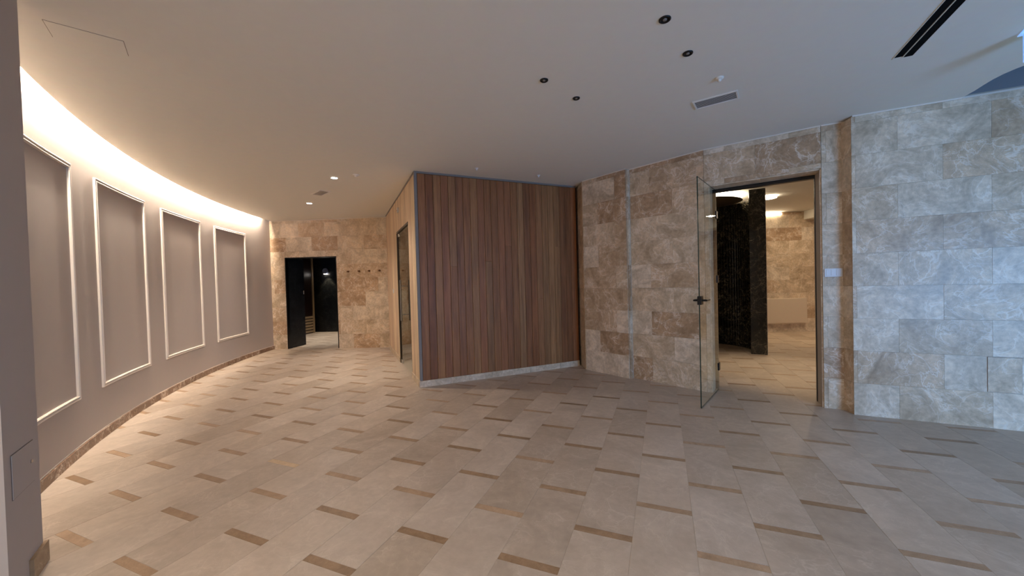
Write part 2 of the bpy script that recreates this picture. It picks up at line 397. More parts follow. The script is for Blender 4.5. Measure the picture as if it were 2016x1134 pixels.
# pier returns
tile_wall(wall_right, along(PL, PR, 0.768), along(PL, PR, 0.768, -0.13), 0.0, 0.0, 10, {}, 12)
q = Vector(W[0])
tile_wall(wall_right, (1.095, 6.33), (1.119, 5.795), 0.0, 0.25, 10, {}, 13, inset=0.0)
# main stretch (three flats)
MT = {(0, -1): 'm', (0, 0): 'd', (1, 0): 'b', (2, -1): 'l', (2, 0): 'd', (1, 1): 'l', (3, 0): 'm', (3, 1): 'l', (4, 0): 'm', (4, -1): 'l', (5, 0): 'b', (5, 1): 'b', (6, 0): 'm', (6, -1): 'b', (7, 0): 'd', (8, 0): 'm', (9, 0): 'd', (0, 1): 'l'}
tile_wall(wall_right, W[0], W[1], 0.0, -0.31, 10, {(0, 0): 'd', (0, 1): 'm', (1, -1): 'b', (1, 0): 'm', (2, 0): 'l', (2, 1): 'd', (3, 0): 'm', (3, -1): 'm', (4, 0): 'l', (4, 1): 'b', (5, 0): 'm', (6, 0): 'm', (6, 1): 'm', (7, -1): 'd', (7, 0): 'd', (8, 0): 'm', (8, 1): 'b', (9, -1): 'd', (9, 0): 'd'}, 14)
tile_wall(wall_right, W[1], W[2], Ls[0], -0.31, 10, {}, 15, (OPA, OPB, OPZ))
tile_wall(wall_right, W[2], W[3], Ls[0] + Ls[1], -0.31, 10, {}, 16)
# return of the projecting stretch, then its face
tile_wall(wall_right, (3.340, 3.80), (3.318, 3.655), 0.0, 0.0, 10, {}, 17)
tile_wall(wall_right, along(R0_, R1_, -0.008), R1_, 0.0, 0.33, 10, {(0, -1): 'l', (3, -1): 'l', (2, -1): 'l', (5, -1): 'b', (5, 0): 'b'}, 18, pal='lllmmmb')
# stone reveals of the door opening
ndir = (Vector(W[2]) - Vector(W[1])).normalized(); nin = Vector((-ndir.y, ndir.x))
jr0, jr1 = Vector(W[2]) , Vector(W[2]) + nin * TH
jl0 = Vector(W[1]) + ndir * OPA; jl1 = jl0 + nin * TH
rj = atan2(nin.y, nin.x)
for r in range(8):
    z0, z1 = r * CO, min((r + 1) * CO, OPZ)
    if z1 - z0 < .02: continue
    me = cached('tile', TH - 0.004, 0.012, round(z1 - z0 - 0.002, 3), M_WALLSTONE)
    m1 = (jr0 + jr1) / 2 - ndir * 0.006; m2 = (jl0 + jl1) / 2 + ndir * 0.006
    piece('tile', me, (m1.x, m1.y, (z0 + z1) / 2), rj, wall_right, tone('m')); piece('tile', me, (m2.x, m2.y, (z0 + z1) / 2), rj, wall_right, tone('m'))
for k in range(2):
    Lh = (OPB - OPA - 0.03) / 2; c = jl0 + ndir * (0.015 + Lh * (k + .5)) + nin * TH / 2
    piece('tile', cached('tile', Lh - 0.002, TH - 0.004, 0.012, M_WALLSTONE), (c.x, c.y, OPZ - 0.006), atan2(ndir.y, ndir.x), wall_right, tone('m'))

# white shadow-gap trims at the top of the stone walls
def trim(name, pts, z0, z1, off, th, mat, label):
    b = nb()
    for a, c in zip(pts, pts[1:]):
        a, c = Vector(a), Vector(c); d = (c - a).normalized(); n = Vector((d.y, -d.x))
        prism(b, [a + n * off, c + n * off, c + n * (off + th), a + n * (off + th)], z0, z1)
    return struct(obj(name, b, mat), label, 'trim')
trim('trim_1', W, H - 0.012, H - 0.001, 0.0, 0.018, M_MOULD, 'thin pale trim between door wall and ceiling')
trim('trim_2', [R0_, R1_], H - 0.012, H + 0.004, 0.0, 0.018, M_MOULD, 'thin pale trim on top of the projecting right wall')
trim('trim_3', [PL, PR], H - 0.012, H - 0.001, 0.0, 0.018, M_MOULD, 'thin pale trim between pier and ceiling')
trim('trim_4', [B0, B1], H - 0.012, H - 0.001, 0.0, 0.018, M_MOULD, 'thin pale trim on top of the far wall')

# ------------------------------------------------------------------ curved left wall
bm = nb(); arc_wall(bm, *CLC, CLR, CLR + 0.2, 182.5, 221.5, -0.005, H + 0.26, 96)
wall_left = struct(obj('wall_left', bm, M_PLASTER, smooth=False), 'curved beige plaster wall with moulded panels', 'wall')
def arc_pt(ang, inset, z):
    a = radians(ang); r = CLR - inset; return (CLC[0] + r * cos(a), CLC[1] + r * sin(a), z)
def moulding(a_far, a_near, z0, z1):
    """picture-frame moulding on the curved wall; profile (offset inward from outer edge, depth)"""
    prof = [(0.0, 0.0), (0.0, 0.014), (0.006, 0.018), (0.013, 0.014), (0.016, 0.006), (0.022, 0.006), (0.026, 0.015), (0.031, 0.019), (0.036, 0.014), (0.038, 0.0)]
    b = nb(); n = 12; dm = math.degrees(1 / CLR)
    loops = []
    for o, dp in prof:
        af, an = a_far + o * dm, a_near - o * dm; lo, hi = z0 + o, z1 - o; L_ = []
        for i in range(n + 1): L_.append(arc_pt(af + (an - af) * i / n, dp, lo))
        for i in range(n + 1): L_.append(arc_pt(an + (af - an) * i / n, dp, hi))
        loops.append([b.verts.new(p) for p in L_])
    for A, B in zip(loops, loops[1:]):
        for i in range(len(A)): j = (i + 1) % len(A); b.faces.new([A[i], A[j], B[j], B[i]])
    return obj('panel_moulding', b, M_MOULD, wall_left)
c_mid = lambda x, y: math.degrees(atan2(y - CLC[1], x - CLC[0])) % 360
for (xn, yn), (xf, yf) in (((-3.253, 2.508), (-3.71, 3.222)), ((-3.945, 3.61), (-4.44, 4.61)), ((-4.60, 5.0), (-4.965, 6.07)), ((-5.085, 6.50), (-5.305, 7.565))):
    a_n, a_f = c_mid(xn, yn), c_mid(xf, yf)
    moulding(a_f, a_n, 0.475, 2.485)
# stone skirting pieces along the curved wall
a = 185.0; rb = random.Random(5)
bb0 = nb(); arc_wall(bb0, *CLC, CLR - 0.004, CLR, 183.5, 219.5, 0.0, 0.086, 60)
baseboard = struct(obj('baseboard_left', bb0, M_MOULD), 'brown marble skirting along the curved wall', 'baseboard')
a = 184.0
while a < 219:
    st = rb.choice([0.30, 0.45, 0.6, 0.6, 0.6]); da = math.degrees(st / CLR); b = nb()
    c = arc_pt(a + da / 2, 0, 0)
    arc_wall(b, *CLC, CLR - 0.018, CLR - 0.004, a + 0.008, a + da - 0.008, 0.001, 0.079, 4)
    for v in b.verts: v.co -= Vector((c[0], c[1], 0.04))
    o = obj('skirting_tile', b, M_WALLSTONE, baseboard); o.location = (c[0], c[1], 0.04)
    e = rb.uniform(-12, 12); o.color = lin(138 + e, 108 + e, 86 + e); a += da

# ------------------------------------------------------------------ ceiling with its curved cove and cut-out
LIP = CLR - 0.055
def arcp(R, a0, a1, n): return [(CLC[0] + R * cos(radians(a0 + (a1 - a0) * i / n)), CLC[1] + R * sin(radians(a0 + (a1 - a0) * i / n))) for i in range(n + 1)]
cut = [(3.99, 3.335), (3.945, 3.20), (3.90, 3.10), (3.868, 3.02), (3.850, 2.94), (3.848, 2.87), (3.862, 2.78), (3.895, 2.69), (3.95, 2.59), (4.03, 2.49), (4.14, 2.39), (4.28, 2.31), (4.45, 2.25), (4.7, 2.2), (5.3, 2.2), (6.4, 2.2), (7.42, 2.2)]
pil = [(-2.50, 1.75), (-2.30, 1.5), (-3.2, 0.8)]
poly = arcp(LIP, 184.0, 221.3, 90) + [(-3.2, 0.9), (-3.2, -2.3), (7.42, -2.3)] + cut[::-1] + [(4.0, 3.37), (3.45, 3.85), (3.45, 4.1), (1.3, 6.6), (1.1, 8.6), (-2.3, 8.6)]
bm = nb(); prism(bm, poly, H, H + 0.045)
ceiling = struct(obj('ceiling', bm, M_CEIL), 'flat off-white plaster ceiling with a curved light cove', 'ceiling')
# lid and back of the cove
bm = nb(); arc_wall(bm, *CLC, LIP - 0.10, CLR + 0.01, 184, 221.3, H + 0.21, H + 0.24, 90)
arc_wall(bm, *CLC, LIP - 0.12, LIP - 0.10, 184, 221.3, H + 0.045, H + 0.24, 90)
struct(obj('trim_5', bm, M_PLASTER), 'plaster cover of the light cove above the ceiling edge', 'trim')
bm = nb(); arc_wall(bm, *CLC, LIP + 0.000, LIP + 0.016, 186, 221.0, H + 0.054, H + 0.060, 80)
led = tag(obj('led_strip', bm, M_LED), 'warm white light strip in the cove above the curved wall', 'light strip')
bm = nb(); arc_wall(bm, *CLC, LIP - 0.008, LIP + 0.020, 186, 221.0, H + 0.0605, H + 0.068, 80)
struct(obj('trim_6', bm, M_PLASTER), 'profile that carries the light strip', 'trim')

# upper void beyond the cut-out: a plaster wall above the trim and a higher ceiling
bm = nb()
Ru = Vector(R0_) - RD * 0.1; core_seg(bm, Ru, R1_, 0.30, H + 0.02, 3.55)
prism(bm, [(3.55, 1.9), (7.7, 1.9), (7.7, 4.6), (3.55, 4.6)], 3.55, 3.62)
prism(bm, [(3.55, 2.0), (3.62, 2.0), (3.62, 4.2), (3.55, 4.2)], H + 0.05, 3.55)
prism(bm, [(3.55, 1.9), (7.7, 1.9), (7.7, 2.0), (3.55, 2.0)], H + 0.05, 3.55)
prism(bm, [(7.42, 2.0), (7.7, 2.0), (7.7, 4.6), (7.42, 4.6)], H - 0.9, 3.55)
struct(obj('trim_7', bm, plain('grey_plaster', lin(128, 128, 130), 0.85)), 'grey plaster upper part of the right wall above the ceiling opening', 'trim')

# rear walls with the window behind the camera (daylight)
bm = nb()
prism(bm, [(-3.3, -2.4), (2.95, -2.4), (2.95, -2.2), (-3.3, -2.2)], -0.005, H)
prism(bm, [(4.95, -2.4), (7.6, -2.4), (7.6, -2.2), (4.95, -2.2)], -0.005, H)
prism(bm, [(2.95, -2.4), (4.95, -2.4), (4.95, -2.2), (2.95, -2.2)], 2.0, H)
prism(bm, [(2.95, -2.4), (4.95, -2.4), (4.95, -2.2), (2.95, -2.2)], -0.005, 0.1)
struct(obj('wall_rear', bm, M_PLASTER), 'plain wall behind the viewer with a wide window', 'wall')
bm = nb(); prism(bm, [(7.42, -2.3), (7.6, -2.3), (7.6, 2.1), (7.42, 2.1)], -0.005, H)
struct(obj('wall_side', bm, M_PLASTER), 'plain wall beyond the right edge of the view', 'wall')
bm = nb(); prism(bm, [(-3.4, -2.3), (-3.2, -2.3), (-3.2, 0.95), (-3.4, 0.95)], -0.005, H)
struct(obj('wall_corner', bm, M_PLASTER), 'plain wall beyond the left edge of the view', 'wall')
win = sempty('window_1', 'wide window behind the viewer', 'window', (0, 0, 0))
bm = nb()
for x0, x1 in ((2.95, 3.01), (3.93, 3.97), (4.89, 4.95)): box(bm, x0, x1, -2.35, -2.25, 0.1, 2.0)
box(bm, 3.01, 4.89, -2.35, -2.25, 0.1, 0.16); box(bm, 3.01, 4.89, -2.35, -2.25, 1.94, 2.0)
obj('window_frame', bm, M_GREYMETAL, win)
for x0, x1 in ((3.01, 3.93), (3.97, 4.89)):
    b = nb(); box(b, x0, x1, -2.305, -2.295, 0.16, 1.94); obj('pane', b, M_GLASS, win)

# left pillar
PA, PB = (-2.458, 1.925), (-2.236, 1.628)
bm = nb(); prism(bm, [PA, PB, (-3.25, 0.87), (-3.50, 1.15), (-3.22, 1.60)], -0.005, TOP)
wall_pil = struct(obj('wall_pillar', bm, M_PLASTER), 'beige plaster pillar at the left edge with a small access hatch', 'wall')
dA = (Vector(PB) - Vector(PA)).normalized(); nA = Vector((-dA.y, dA.x))
if nA.x < 0: nA = -nA
bm = nb(); a0 = Vector(PA) - dA * 0.016
prism(bm, [a0, Vector(PB) - dA * 0.20, Vector(PB) - dA * 0.20 + nA * 0.016, a0 + nA * 0.016], 0.0, 0.105)
bb = obj('skirting_tile', bm, M_WALLSTONE, wall_pil); bb.color = lin(168, 142, 112)
# access hatch on the pillar face with key lock
hat = thing('access_hatch', 'small flush access hatch with round key lock on left pillar', 'hatch', (PA[0] + dA.x * 0.19 + nA.x * 0.001, PA[1] + dA.y * 0.19 + nA.y * 0.001, 0.56), atan2(dA.y, dA.x))
b = nb(); box(b, -0.115, 0.115, 0.0005, 0.003, -0.10, 0.10); obj('hatch_panel', b, M_PLASTER, hat, bevel=0.001)
b = nb()
for x0, x1, z0, z1 in ((-0.118, -0.116, -0.102, 0.102), (0.116, 0.118, -0.102, 0.102), (-0.118, 0.118, 0.1005, 0.1025), (-0.118, 0.118, -0.1025, -0.1005)): box(b, x0, x1, 0, 0.0012, z0, z1)
obj('hatch_gap', b, plain('shadow_gap', lin(118, 104, 94), 0.9), hat)
b = nb(); tube(b, (-0.080, 0.003, 0.005), (-0.080, 0.007, 0.005), 0.009, 16); obj('key_lock', b, M_CHROME, hat)

# ------------------------------------------------------------------ wooden cabin
CR = radians(24.4)
cab = thing('wooden_cabin', 'free-standing sauna cabin clad in vertical cedar boards on a pale stone plinth', 'cabin', (-1.26, 5.023, 0), CR)
FL, SL, BZ, TZ = 2.545, 3.45, 0.085, 2.862
WT = {'l': (164, 119, 76), 'm': (152, 104, 63), 'r': (150, 98, 59), 'd': (136, 90, 54), 'g': (155, 112, 71)}
ftones = 'mdlrmdmlrgmrdmgdrmglgddr'
x = 0.036; i = 0; rw = random.Random(9)
nF = len(ftones); wF = (FL - 0.036) / nF
def plank(p, rzl, wdt, z0, z1, col, name='plank'):
    me_key = cached('plank', round(wdt - 0.003, 4), 0.018, round(z1 - z0, 4), M_WOOD)
    o = bpy.data.objects.new(name, me_key); o.parent = cab; o.location = p; o.rotation_euler = (0, 0, rzl); o.color = col; C.objects.link(o)
    m = o.modifiers.new('bevel', 'BEVEL'); m.width = 0.0025; m.segments = 1
for i, t in enumerate(ftones):
    r, g, b_ = WT[t]; e = rw.uniform(-6, 6)
    # a few boards are spliced at mid height
    if i in (4, 9, 12, 17, 20):
        zs = rw.uniform(1.0, 2.0); 
        plank((0.036 + (i + .5) * wF, 0.009 + rw.uniform(-.0008, .0008), (BZ + zs) / 2), 0, wF, BZ, zs - 0.001, lin(r + e, g + e, b_ + e))
        r, g, b_ = WT[rw.choice('mdrg')]
        plank((0.036 + (i + .5) * wF, 0.009 + rw.uniform(-.0008, .0008), (TZ + zs) / 2), 0, wF, zs, TZ, lin(r + e, g + e, b_ + e))
    else:
        plank((0.036 + (i + .5) * wF, 0.009 + rw.uniform(-.0008, .0008), (BZ + TZ) / 2), 0, wF, BZ, TZ, lin(r + e, g + e, b_ + e))
D0, D1, DZ = 0.60, 1.85, 2.315         # glass door on the side face
nS = 36; wS = (SL - 0.036) / nS
for i in range(nS):
    y0, y1 = 0.036 + i * wS, 0.036 + (i + 1) * wS
    r, g, b_ = WT[rw.choice('lmmmlrm')]; e = rw.uniform(-7, 7); col = lin(r + e + 60, g + e + 84, b_ + e + 98)  # side boards paler than the front ones: warm light put into their colour
    y = (y0 + y1) / 2
    if y1 > D0 + 0.01 and y0 < D1 - 0.01: plank((0.009, y, (DZ + TZ) / 2), pi / 2, wS, DZ, TZ, col)
    else: plank((0.009, y, (BZ + TZ) / 2), pi / 2, wS, BZ, TZ, col)
b = nb(); box(b, -0.004, 0.034, -0.004, 0.034, BZ, TZ + 0.002); obj('corner_trim', b, M_GREYMETAL, cab, bevel=0.003)['label'] = 'grey metal corner trim'
b = nb(); box(b, -0.004, FL, -0.006, 0.02, TZ + 0.002, H - 0.001); box(b, -0.006, 0.02, 0.03, SL, TZ + 0.002, H - 0.001); obj('top_trim', b, M_GREYMETAL, cab)
b = nb(); box(b, FL, FL + 0.012, 0.0, 0.02, BZ, TZ); obj('gap_shade', b, plain('dark_gap', lin(40, 26, 18), 0.8), cab)  # dark strip standing in for the shade in the gap beside the pier
# plinth stones
def cpiece(name, sx, sy, sz, p, col):
    o = bpy.data.objects.new(name, cached(name, sx, sy, sz, M_WALLSTONE)); o.parent = cab; o.location = p; o.color = col; C.objects.link(o); return o
xs = [-0.012, 0.42, 1.03, 1.64, 2.17, FL]
for a_, b_ in zip(xs, xs[1:]): cpiece('plinth_stone', b_ - a_ - 0.002, 0.02, BZ, ((a_ + b_) / 2, -0.002, BZ / 2 + 0.0005), tone('l', 8))
ys = [0.008, D0]
cpiece('plinth_stone', 0.02, D0 - 0.012, BZ, (-0.002, D0 / 2 + 0.006, BZ / 2 + 0.0005), tone('l'))
for a_, b_ in ((D1, 2.4), (2.4, 3.0), (3.0, SL)): cpiece('plinth_stone', 0.02, b_ - a_ - 0.002, BZ, (-0.002, (a_ + b_) / 2, BZ / 2 + 0.0005), tone('m'))
# cabin shell (lining)
b = nb(); box(b, 0.02, FL, 0.02, 0.06, 0.0, H - 0.03); obj('lining_panel', b, M_LINER, cab)
b = nb(); box(b, FL - 0.05, FL, 0.062, SL, 0.0, H - 0.03); obj('lining_panel', b, M_LINER, cab)
b = nb(); box(b, 0.02, FL - 0.052, SL - 0.05, SL, 0.0, H - 0.03); obj('lining_panel', b, M_LINER, cab)
b = nb(); box(b, 0.02, 0.06, 0.062, D0, 0.0, H - 0.03); box(b, 0.02, 0.06, D1, SL - 0.052, 0.0, H - 0.03); box(b, 0.02, 0.06, D0, D1, DZ, H - 0.03); obj('lining_panel', b, M_LINER, cab)
b = nb(); box(b, 0.062, FL - 0.052, 0.062, SL - 0.052, H - 0.03, H - 0.01); obj('lining_panel', b, M_LINER, cab)
# inner bench seen through the glass
b = nb()
for k in range(5): box(b, FL - 0.62 + k * 0.115, FL - 0.62 + k * 0.115 + 0.10, 0.07, SL - 0.06, 0.42, 0.45)
for y in (0.2, 1.2, 2.2, 3.2): box(b, FL - 0.60, FL - 0.06, y, y + 0.05, 0.0, 0.42)
obj('bench', b, M_LINER, cab)
# dark frame and glass door
b = nb(); box(b, -0.004, 0.055, D0, D1, DZ - 0.035, DZ); box(b, -0.004, 0.055, D1 - 0.045, D1, 0.0, DZ - 0.035); box(b, 0.0, 0.055, D0, D0 + 0.02, 0.0, DZ - 0.035)
obj('door_frame', b, plain('dark_bronze_frame', lin(58, 48, 38), 0.4, 0.3), cab)
b = nb(); box(b, 0.012, 0.022, D0 + 0.022, D1 - 0.048, 0.012, DZ - 0.04)
gd = obj('glass_door', b, M_GLASS, cab)
b = nb(); yh = 1.19; tube(b, (-0.055, yh, 0.80), (-0.055, yh, 1.46), 0.012, 14)
for z in (0.90, 1.36): tube(b, (-0.055, yh, z), (0.012, yh, z), 0.008, 10)
obj('door_handle', b, M_CHROME, gd, smooth=False)
for z0, z1 in ((0.012, 0.075), (DZ - 0.10, DZ - 0.042)):
    b = nb(); box(b, 0.004, 0.030, D1 - 0.20, D1 - 0.05, z0, z1); obj('pivot_patch', b, M_CHROME, gd, bevel=0.003)
# switch and sensor on the side face
sw = thing('light_switch', 'small pale square switch on cedar side of the cabin', 'switch', (-1.26 - 0.4131 * 2.50 - 0.0 , 5.023 + 0.9107 * 2.50, 1.265), CR)
b = nb(); box(b, -0.010, -0.0005, -0.041, 0.041, -0.041, 0.041); obj('switch_plate', b, M_WHITE, sw, bevel=0.003)
b = nb(); box(b, -0.014, -0.010, -0.028, 0.028, -0.028, 0.028); obj('rocker', b, M_WHITE, sw, bevel=0.002)
se = thing('room_sensor', 'small white box sensor above the glass door of the cabin', 'sensor', (-1.26 - 0.4131 * 1.50, 5.023 + 0.9107 * 1.50, 2.645), CR)
b = nb(); box(b, -0.030, -0.0005, -0.045, 0.045, -0.040, 0.040); obj('sensor_body', b, M_WHITE, se, bevel=0.005)
b = nb(); tube(b, (-0.034, 0, -0.01), (-0.030, 0, -0.01), 0.012, 14); obj('sensor_lens', b, M_GREYMETAL, se)

# ------------------------------------------------------------------ coat hooks on the back wall
tb = (Vector(B1) - Vector(B0)).normalized()
px_x = [-3.635, -3.385, -3.155, -2.92]
for i, xx in enumerate(px_x):
    s = (xx - B0[0]) / tb.x; p = along(B0, B1, s, 0.0125)
    pos = ['leftmost bronze coat hook on the far wall, nearest the dark doorway', 'second bronze coat hook from the dark doorway on the far wall', 'third bronze coat hook from the dark doorway on the far wall', 'rightmost bronze coat hook on the far wall, nearest the cabin'][i]
    t = thing('coat_hook', pos, 'hook', (p.x, p.y, 1.71), atan2(tb.y, tb.x), 'coat hooks on the far wall')
    b = nb(); tube(b, (0, 0, 0), (0, -0.008, 0), 0.022, 16); obj('hook_base', b, M_BRONZE, t)
    b = nb(); tube(b, (0, -0.008, 0), (0, -0.045, 0), 0.009, 12, 0.008); tube(b, (0, -0.045, 0), (0, -0.056, 0), 0.017, 16, 0.015); obj('peg', b, M_BRONZE, t)

# ------------------------------------------------------------------ ceiling fittings
def black_downlight(x, y, r, label):
    t = thing('downlight', label, 'downlight', (x, y, H), 0, 'unlit black downlights')
    b = nb(); lathe(b, [(r, -0.0005), (r, -0.004), (r * 0.86, -0.006), (r * 0.80, -0.004), (r * 0.74, 0.012), (r * 0.60, 0.022)], 28); obj('trim_ring', b, M_BLACKMET, t, smooth=True)
    b = nb(); lathe(b, [(r * 0.42, 0.020), (r * 0.42, 0.008), (r * 0.22, 0.004), (0, 0.003)], 20); obj('lens', b, M_GREYMETAL, t, smooth=True)
# small recesses are cut by simply setting the fittings on the ceiling surface
for x, y, r, l in ((0.932, 2.219, 0.034, 'unlit black downlight nearest the top edge of the view, largest of four'), (1.224, 2.558, 0.033, 'unlit black downlight nearest the white smoke detector'),
                   (0.282, 2.849, 0.031, 'unlit black downlight farthest left of the four'), (0.574, 3.142, 0.030, 'unlit black downlight deepest in the room, smallest of four')):
    t = thing('downlight', l, 'downlight', (x, y, H), 0, 'unlit black downlights')
    b = nb(); lathe(b, [(r, -0.0004), (r, -0.005), (r * 0.85, -0.009), (r * 0.72, -0.006), (r * 0.62, -0.0015), (0, -0.0012)], 28); obj('trim_ring', b, M_BLACKMET, t, smooth=True)
    b = nb(); lathe(b, [(r * 0.36, -0.0014), (r * 0.34, -0.006), (r * 0.2, -0.008), (0, -0.0085)], 20); obj('lens', b, M_GREYMETAL, t, smooth=True)
for x, y, l in ((-2.421, 5.243, 'lit round white downlight nearer the cabin'), (-3.593, 6.780, 'lit round white downlight nearer the curved wall')):
    t = thing('downlight', l, 'downlight', (x, y, H), 0, 'lit white downlights'); r = 0.05
    b = nb(); lathe(b, [(r, -0.0004), (r, -0.005), (r * 0.9, -0.008), (r * 0.82, -0.006), (r * 0.8, -0.0015)], 28); obj('trim_ring', b, M_WHITE, t, smooth=True)
    b = nb(); lathe(b, [(r * 0.8, -0.0012), (r * 0.78, -0.004), (0, -0.0045)], 24); obj('lens', b, M_LAMP, t)
def sprinkler(x, y, r, name, label, mat, cat):
    t = thing(name, label, cat, (x, y, H))
    b = nb(); lathe(b, [(r, -0.0004), (r, -0.006), (r * 0.8, -0.012), (0, -0.013)], 24); obj('base_plate', b, mat, t, smooth=True)
    b = nb(); lathe(b, [(r * 0.45, -0.0135), (r * 0.45, -0.024), (r * 0.3, -0.030), (0, -0.031)], 18); obj('sensor_head', b, mat, t, smooth=True)
sprinkler(1.615, 2.883, 0.030, 'smoke_detector', 'small round white smoke detector beside the ceiling air grille', M_CEIL, 'detector')
sprinkler(-2.071, 5.128, 0.045, 'sprinkler', 'round ceiling sprinkler right of the lit downlight', M_CEIL, 'sprinkler')
sprinkler(-0.425, 4.977, 0.025, 'sprinkler', 'tiny white sprinkler cap in front of the cabin, the left one', M_WHITE, 'sprinkler')
sprinkler(0.419, 5.388, 0.025, 'sprinkler', 'tiny white sprinkler cap above the cabin front, the right one', M_WHITE, 'sprinkler')
def grille(name, label, ctr, rz, lx, ly, nslat, cat='vent'):
    t = thing(name, label, cat, (ctr[0], ctr[1], H), rz)
    f = 0.014; b = nb()
    box(b, -lx / 2, lx / 2, -ly / 2, -ly / 2 + f, -0.009, -0.0005); box(b, -lx / 2, lx / 2, ly / 2 - f, ly / 2, -0.009, -0.0005)
    box(b, -lx / 2, -lx / 2 + f, -ly / 2 + f, ly / 2 - f, -0.009, -0.0005); box(b, lx / 2 - f, lx / 2, -ly / 2 + f, ly / 2 - f, -0.009, -0.0005)
    obj('grille_frame', b, M_GREYWHITE, t, bevel=0.0015)
    b = nb(); box(b, -lx / 2 + f, lx / 2 - f, -ly / 2 + f, ly / 2 - f, -0.002, -0.0005); obj('backing', b, M_VENTD, t)
    st = (ly - 2 * f) / nslat
    for k in range(nslat):
        y = -ly / 2 + f + (k + .5) * st; b = nb()
        box(b, -lx / 2 + f, lx / 2 - f, -st * 0.36, st * 0.36, -0.0007, 0.0007, Matrix.Translation((0, y, -0.0055)) @ Matrix.Rotation(radians(18), 4, 'X'))
        obj('slat', b, M_GREYWHITE, t)
M_SLOT = plain('slot_black', lin(10, 10, 11), 0.95, spec=0.1)
M_GREYWHITE = plain('vent_white', lin(232, 226, 218), 0.6); M_VENTD = plain('vent_dark', lin(120, 112, 105), 0.8)
grille('air_grille', 'rectangular white air grille in the ceiling before the glass door', ((1.587 + 1.862 + 1.967 + 1.705) / 4, (3.265 + 3.07 + 3.21 + 3.42) / 4), atan2(3.07 - 3.265, 1.862 - 1.587), 0.335, 0.175, 7)
grille('air_grille', 'small beige ceiling vent between the two lit downlights', (-3.02, 6.058), atan2(5.95 - 6.22, -2.86 + 3.15), 0.36, 0.17, 6)
# linear slot diffuser: two black slots
sd = Vector((2.50 - 2.772, 2.127 - 2.672)).normalized(); st0 = Vector((2.79, 2.675))
t = thing('slot_diffuser', 'long black double slot air diffuser in the ceiling', 'vent', (st0.x, st0.y, H), atan2(sd.y, sd.x))
for k, (y0, sh) in enumerate(((-0.029, 0.02), (0.029, -0.0))):
    b = nb(); box(b, 0.0 + sh, 1.8, y0 - 0.023, y0 + 0.023, -0.003, -0.0005); obj('slot', b, M_SLOT, t)
b = nb()
for y in (-0.054, 0.0, 0.054): box(b, 0.0, 1.8, y - 0.002, y + 0.002, -0.004, -0.0005)
obj('slot_frame', b, M_CEIL, t)
# flush ceiling hatch at the left
hp = [Vector(p) for p in ((-2.536, 2.083), (-2.292, 2.28), (-2.402, 2.427), (-2.645, 2.237))]
hc = sum(hp, Vector((0, 0))) / 4; hd = (hp[1] - hp[0]).normalized()
t = thing('ceiling_hatch', 'flush plaster access hatch in the ceiling near the left pillar', 'hatch', (hc.x, hc.y, H), atan2(hd.y, hd.x))
b = nb(); box(b, -0.155, 0.155, -0.09, 0.09, -0.0022, -0.0004); obj('hatch_panel', b, M_CEIL, t)
b = nb()
for x0, x1, y0, y1 in ((-0.1575, -0.1555, -0.0925, 0.0925), (0.1555, 0.1575, -0.0925, 0.0925), (-0.1575, 0.1575, 0.0905, 0.0925), (-0.1575, 0.1575, -0.0925, -0.0905)): box(b, x0, x1, y0, y1, -0.001, -0.0004)
obj('hatch_gap', b, plain('hatch_gap', lin(110, 90, 75), 0.9), t)
# exit sign hanging at the right edge
t = thing('exit_sign', 'glowing blue edge of a hanging sign at the top right corner', 'sign', (3.31, 2.42, H), radians(-38))
b = nb(); box(b, -0.02, 0.14, -0.05, 0.05, -0.006, -0.0005); obj('ceiling_plate', b, M_EXITE, t)
b = nb(); box(b, 0.0, 0.11, -0.012, 0.012, -0.19, -0.013); obj('sign_panel', b, M_EXIT, t)
b = nb(); box(b, -0.008, 0.0, -0.014, 0.014, -0.19, -0.013); obj('sign_edge', b, M_EXITE, t)

# switch plate beside the glass door
c = along(W[2], W[3], 0.085, 0.0125); dsw = (Vector(W[3]) - Vector(W[2])).normalized()
t = thing('light_switch', 'white triple switch plate on marble right of the glass door', 'switch', (c.x, c.y, 1.39), atan2(dsw.y, dsw.x))
b = nb(); box(b, -0.072, 0.072, -0.009, 0.0, -0.042, 0.042); obj('switch_plate', b, M_WHITE, t, bevel=0.002)
for k in range(3):
    b = nb(); box(b, -0.060 + k * 0.041, -0.060 + k * 0.041 + 0.038, -0.012, -0.009, -0.030, 0.030); obj('rocker', b, M_WHITE, t, bevel=0.0015)
# flush tile-covered inspection panel in the right wall
c = along(R0_, R1_, 0.99, 0.0135)
t = thing('inspection_panel', 'tile-faced inspection panel with a fine gap low on the right wall', 'hatch', (c.x, c.y, 0.47), atan2(RD.y, RD.x))
b = nb(); box(b, -0.10, 0.10, -0.003, 0.0, -0.15, 0.15); o = obj('panel_face', b, M_WALLSTONE, t); o.color = tone('m')
b = nb()
for x0, x1, z0, z1 in ((-0.102, -0.1, -0.152, 0.152), (0.1, 0.102, -0.154, 0.154), (-0.102, 0.102, 0.15, 0.152), (-0.102, 0.102, -0.152, -0.15)): box(b, x0, x1, -0.0012, 0, z0, z1)
obj('panel_gap', b, bpy.data.materials['shadow_gap'], t)

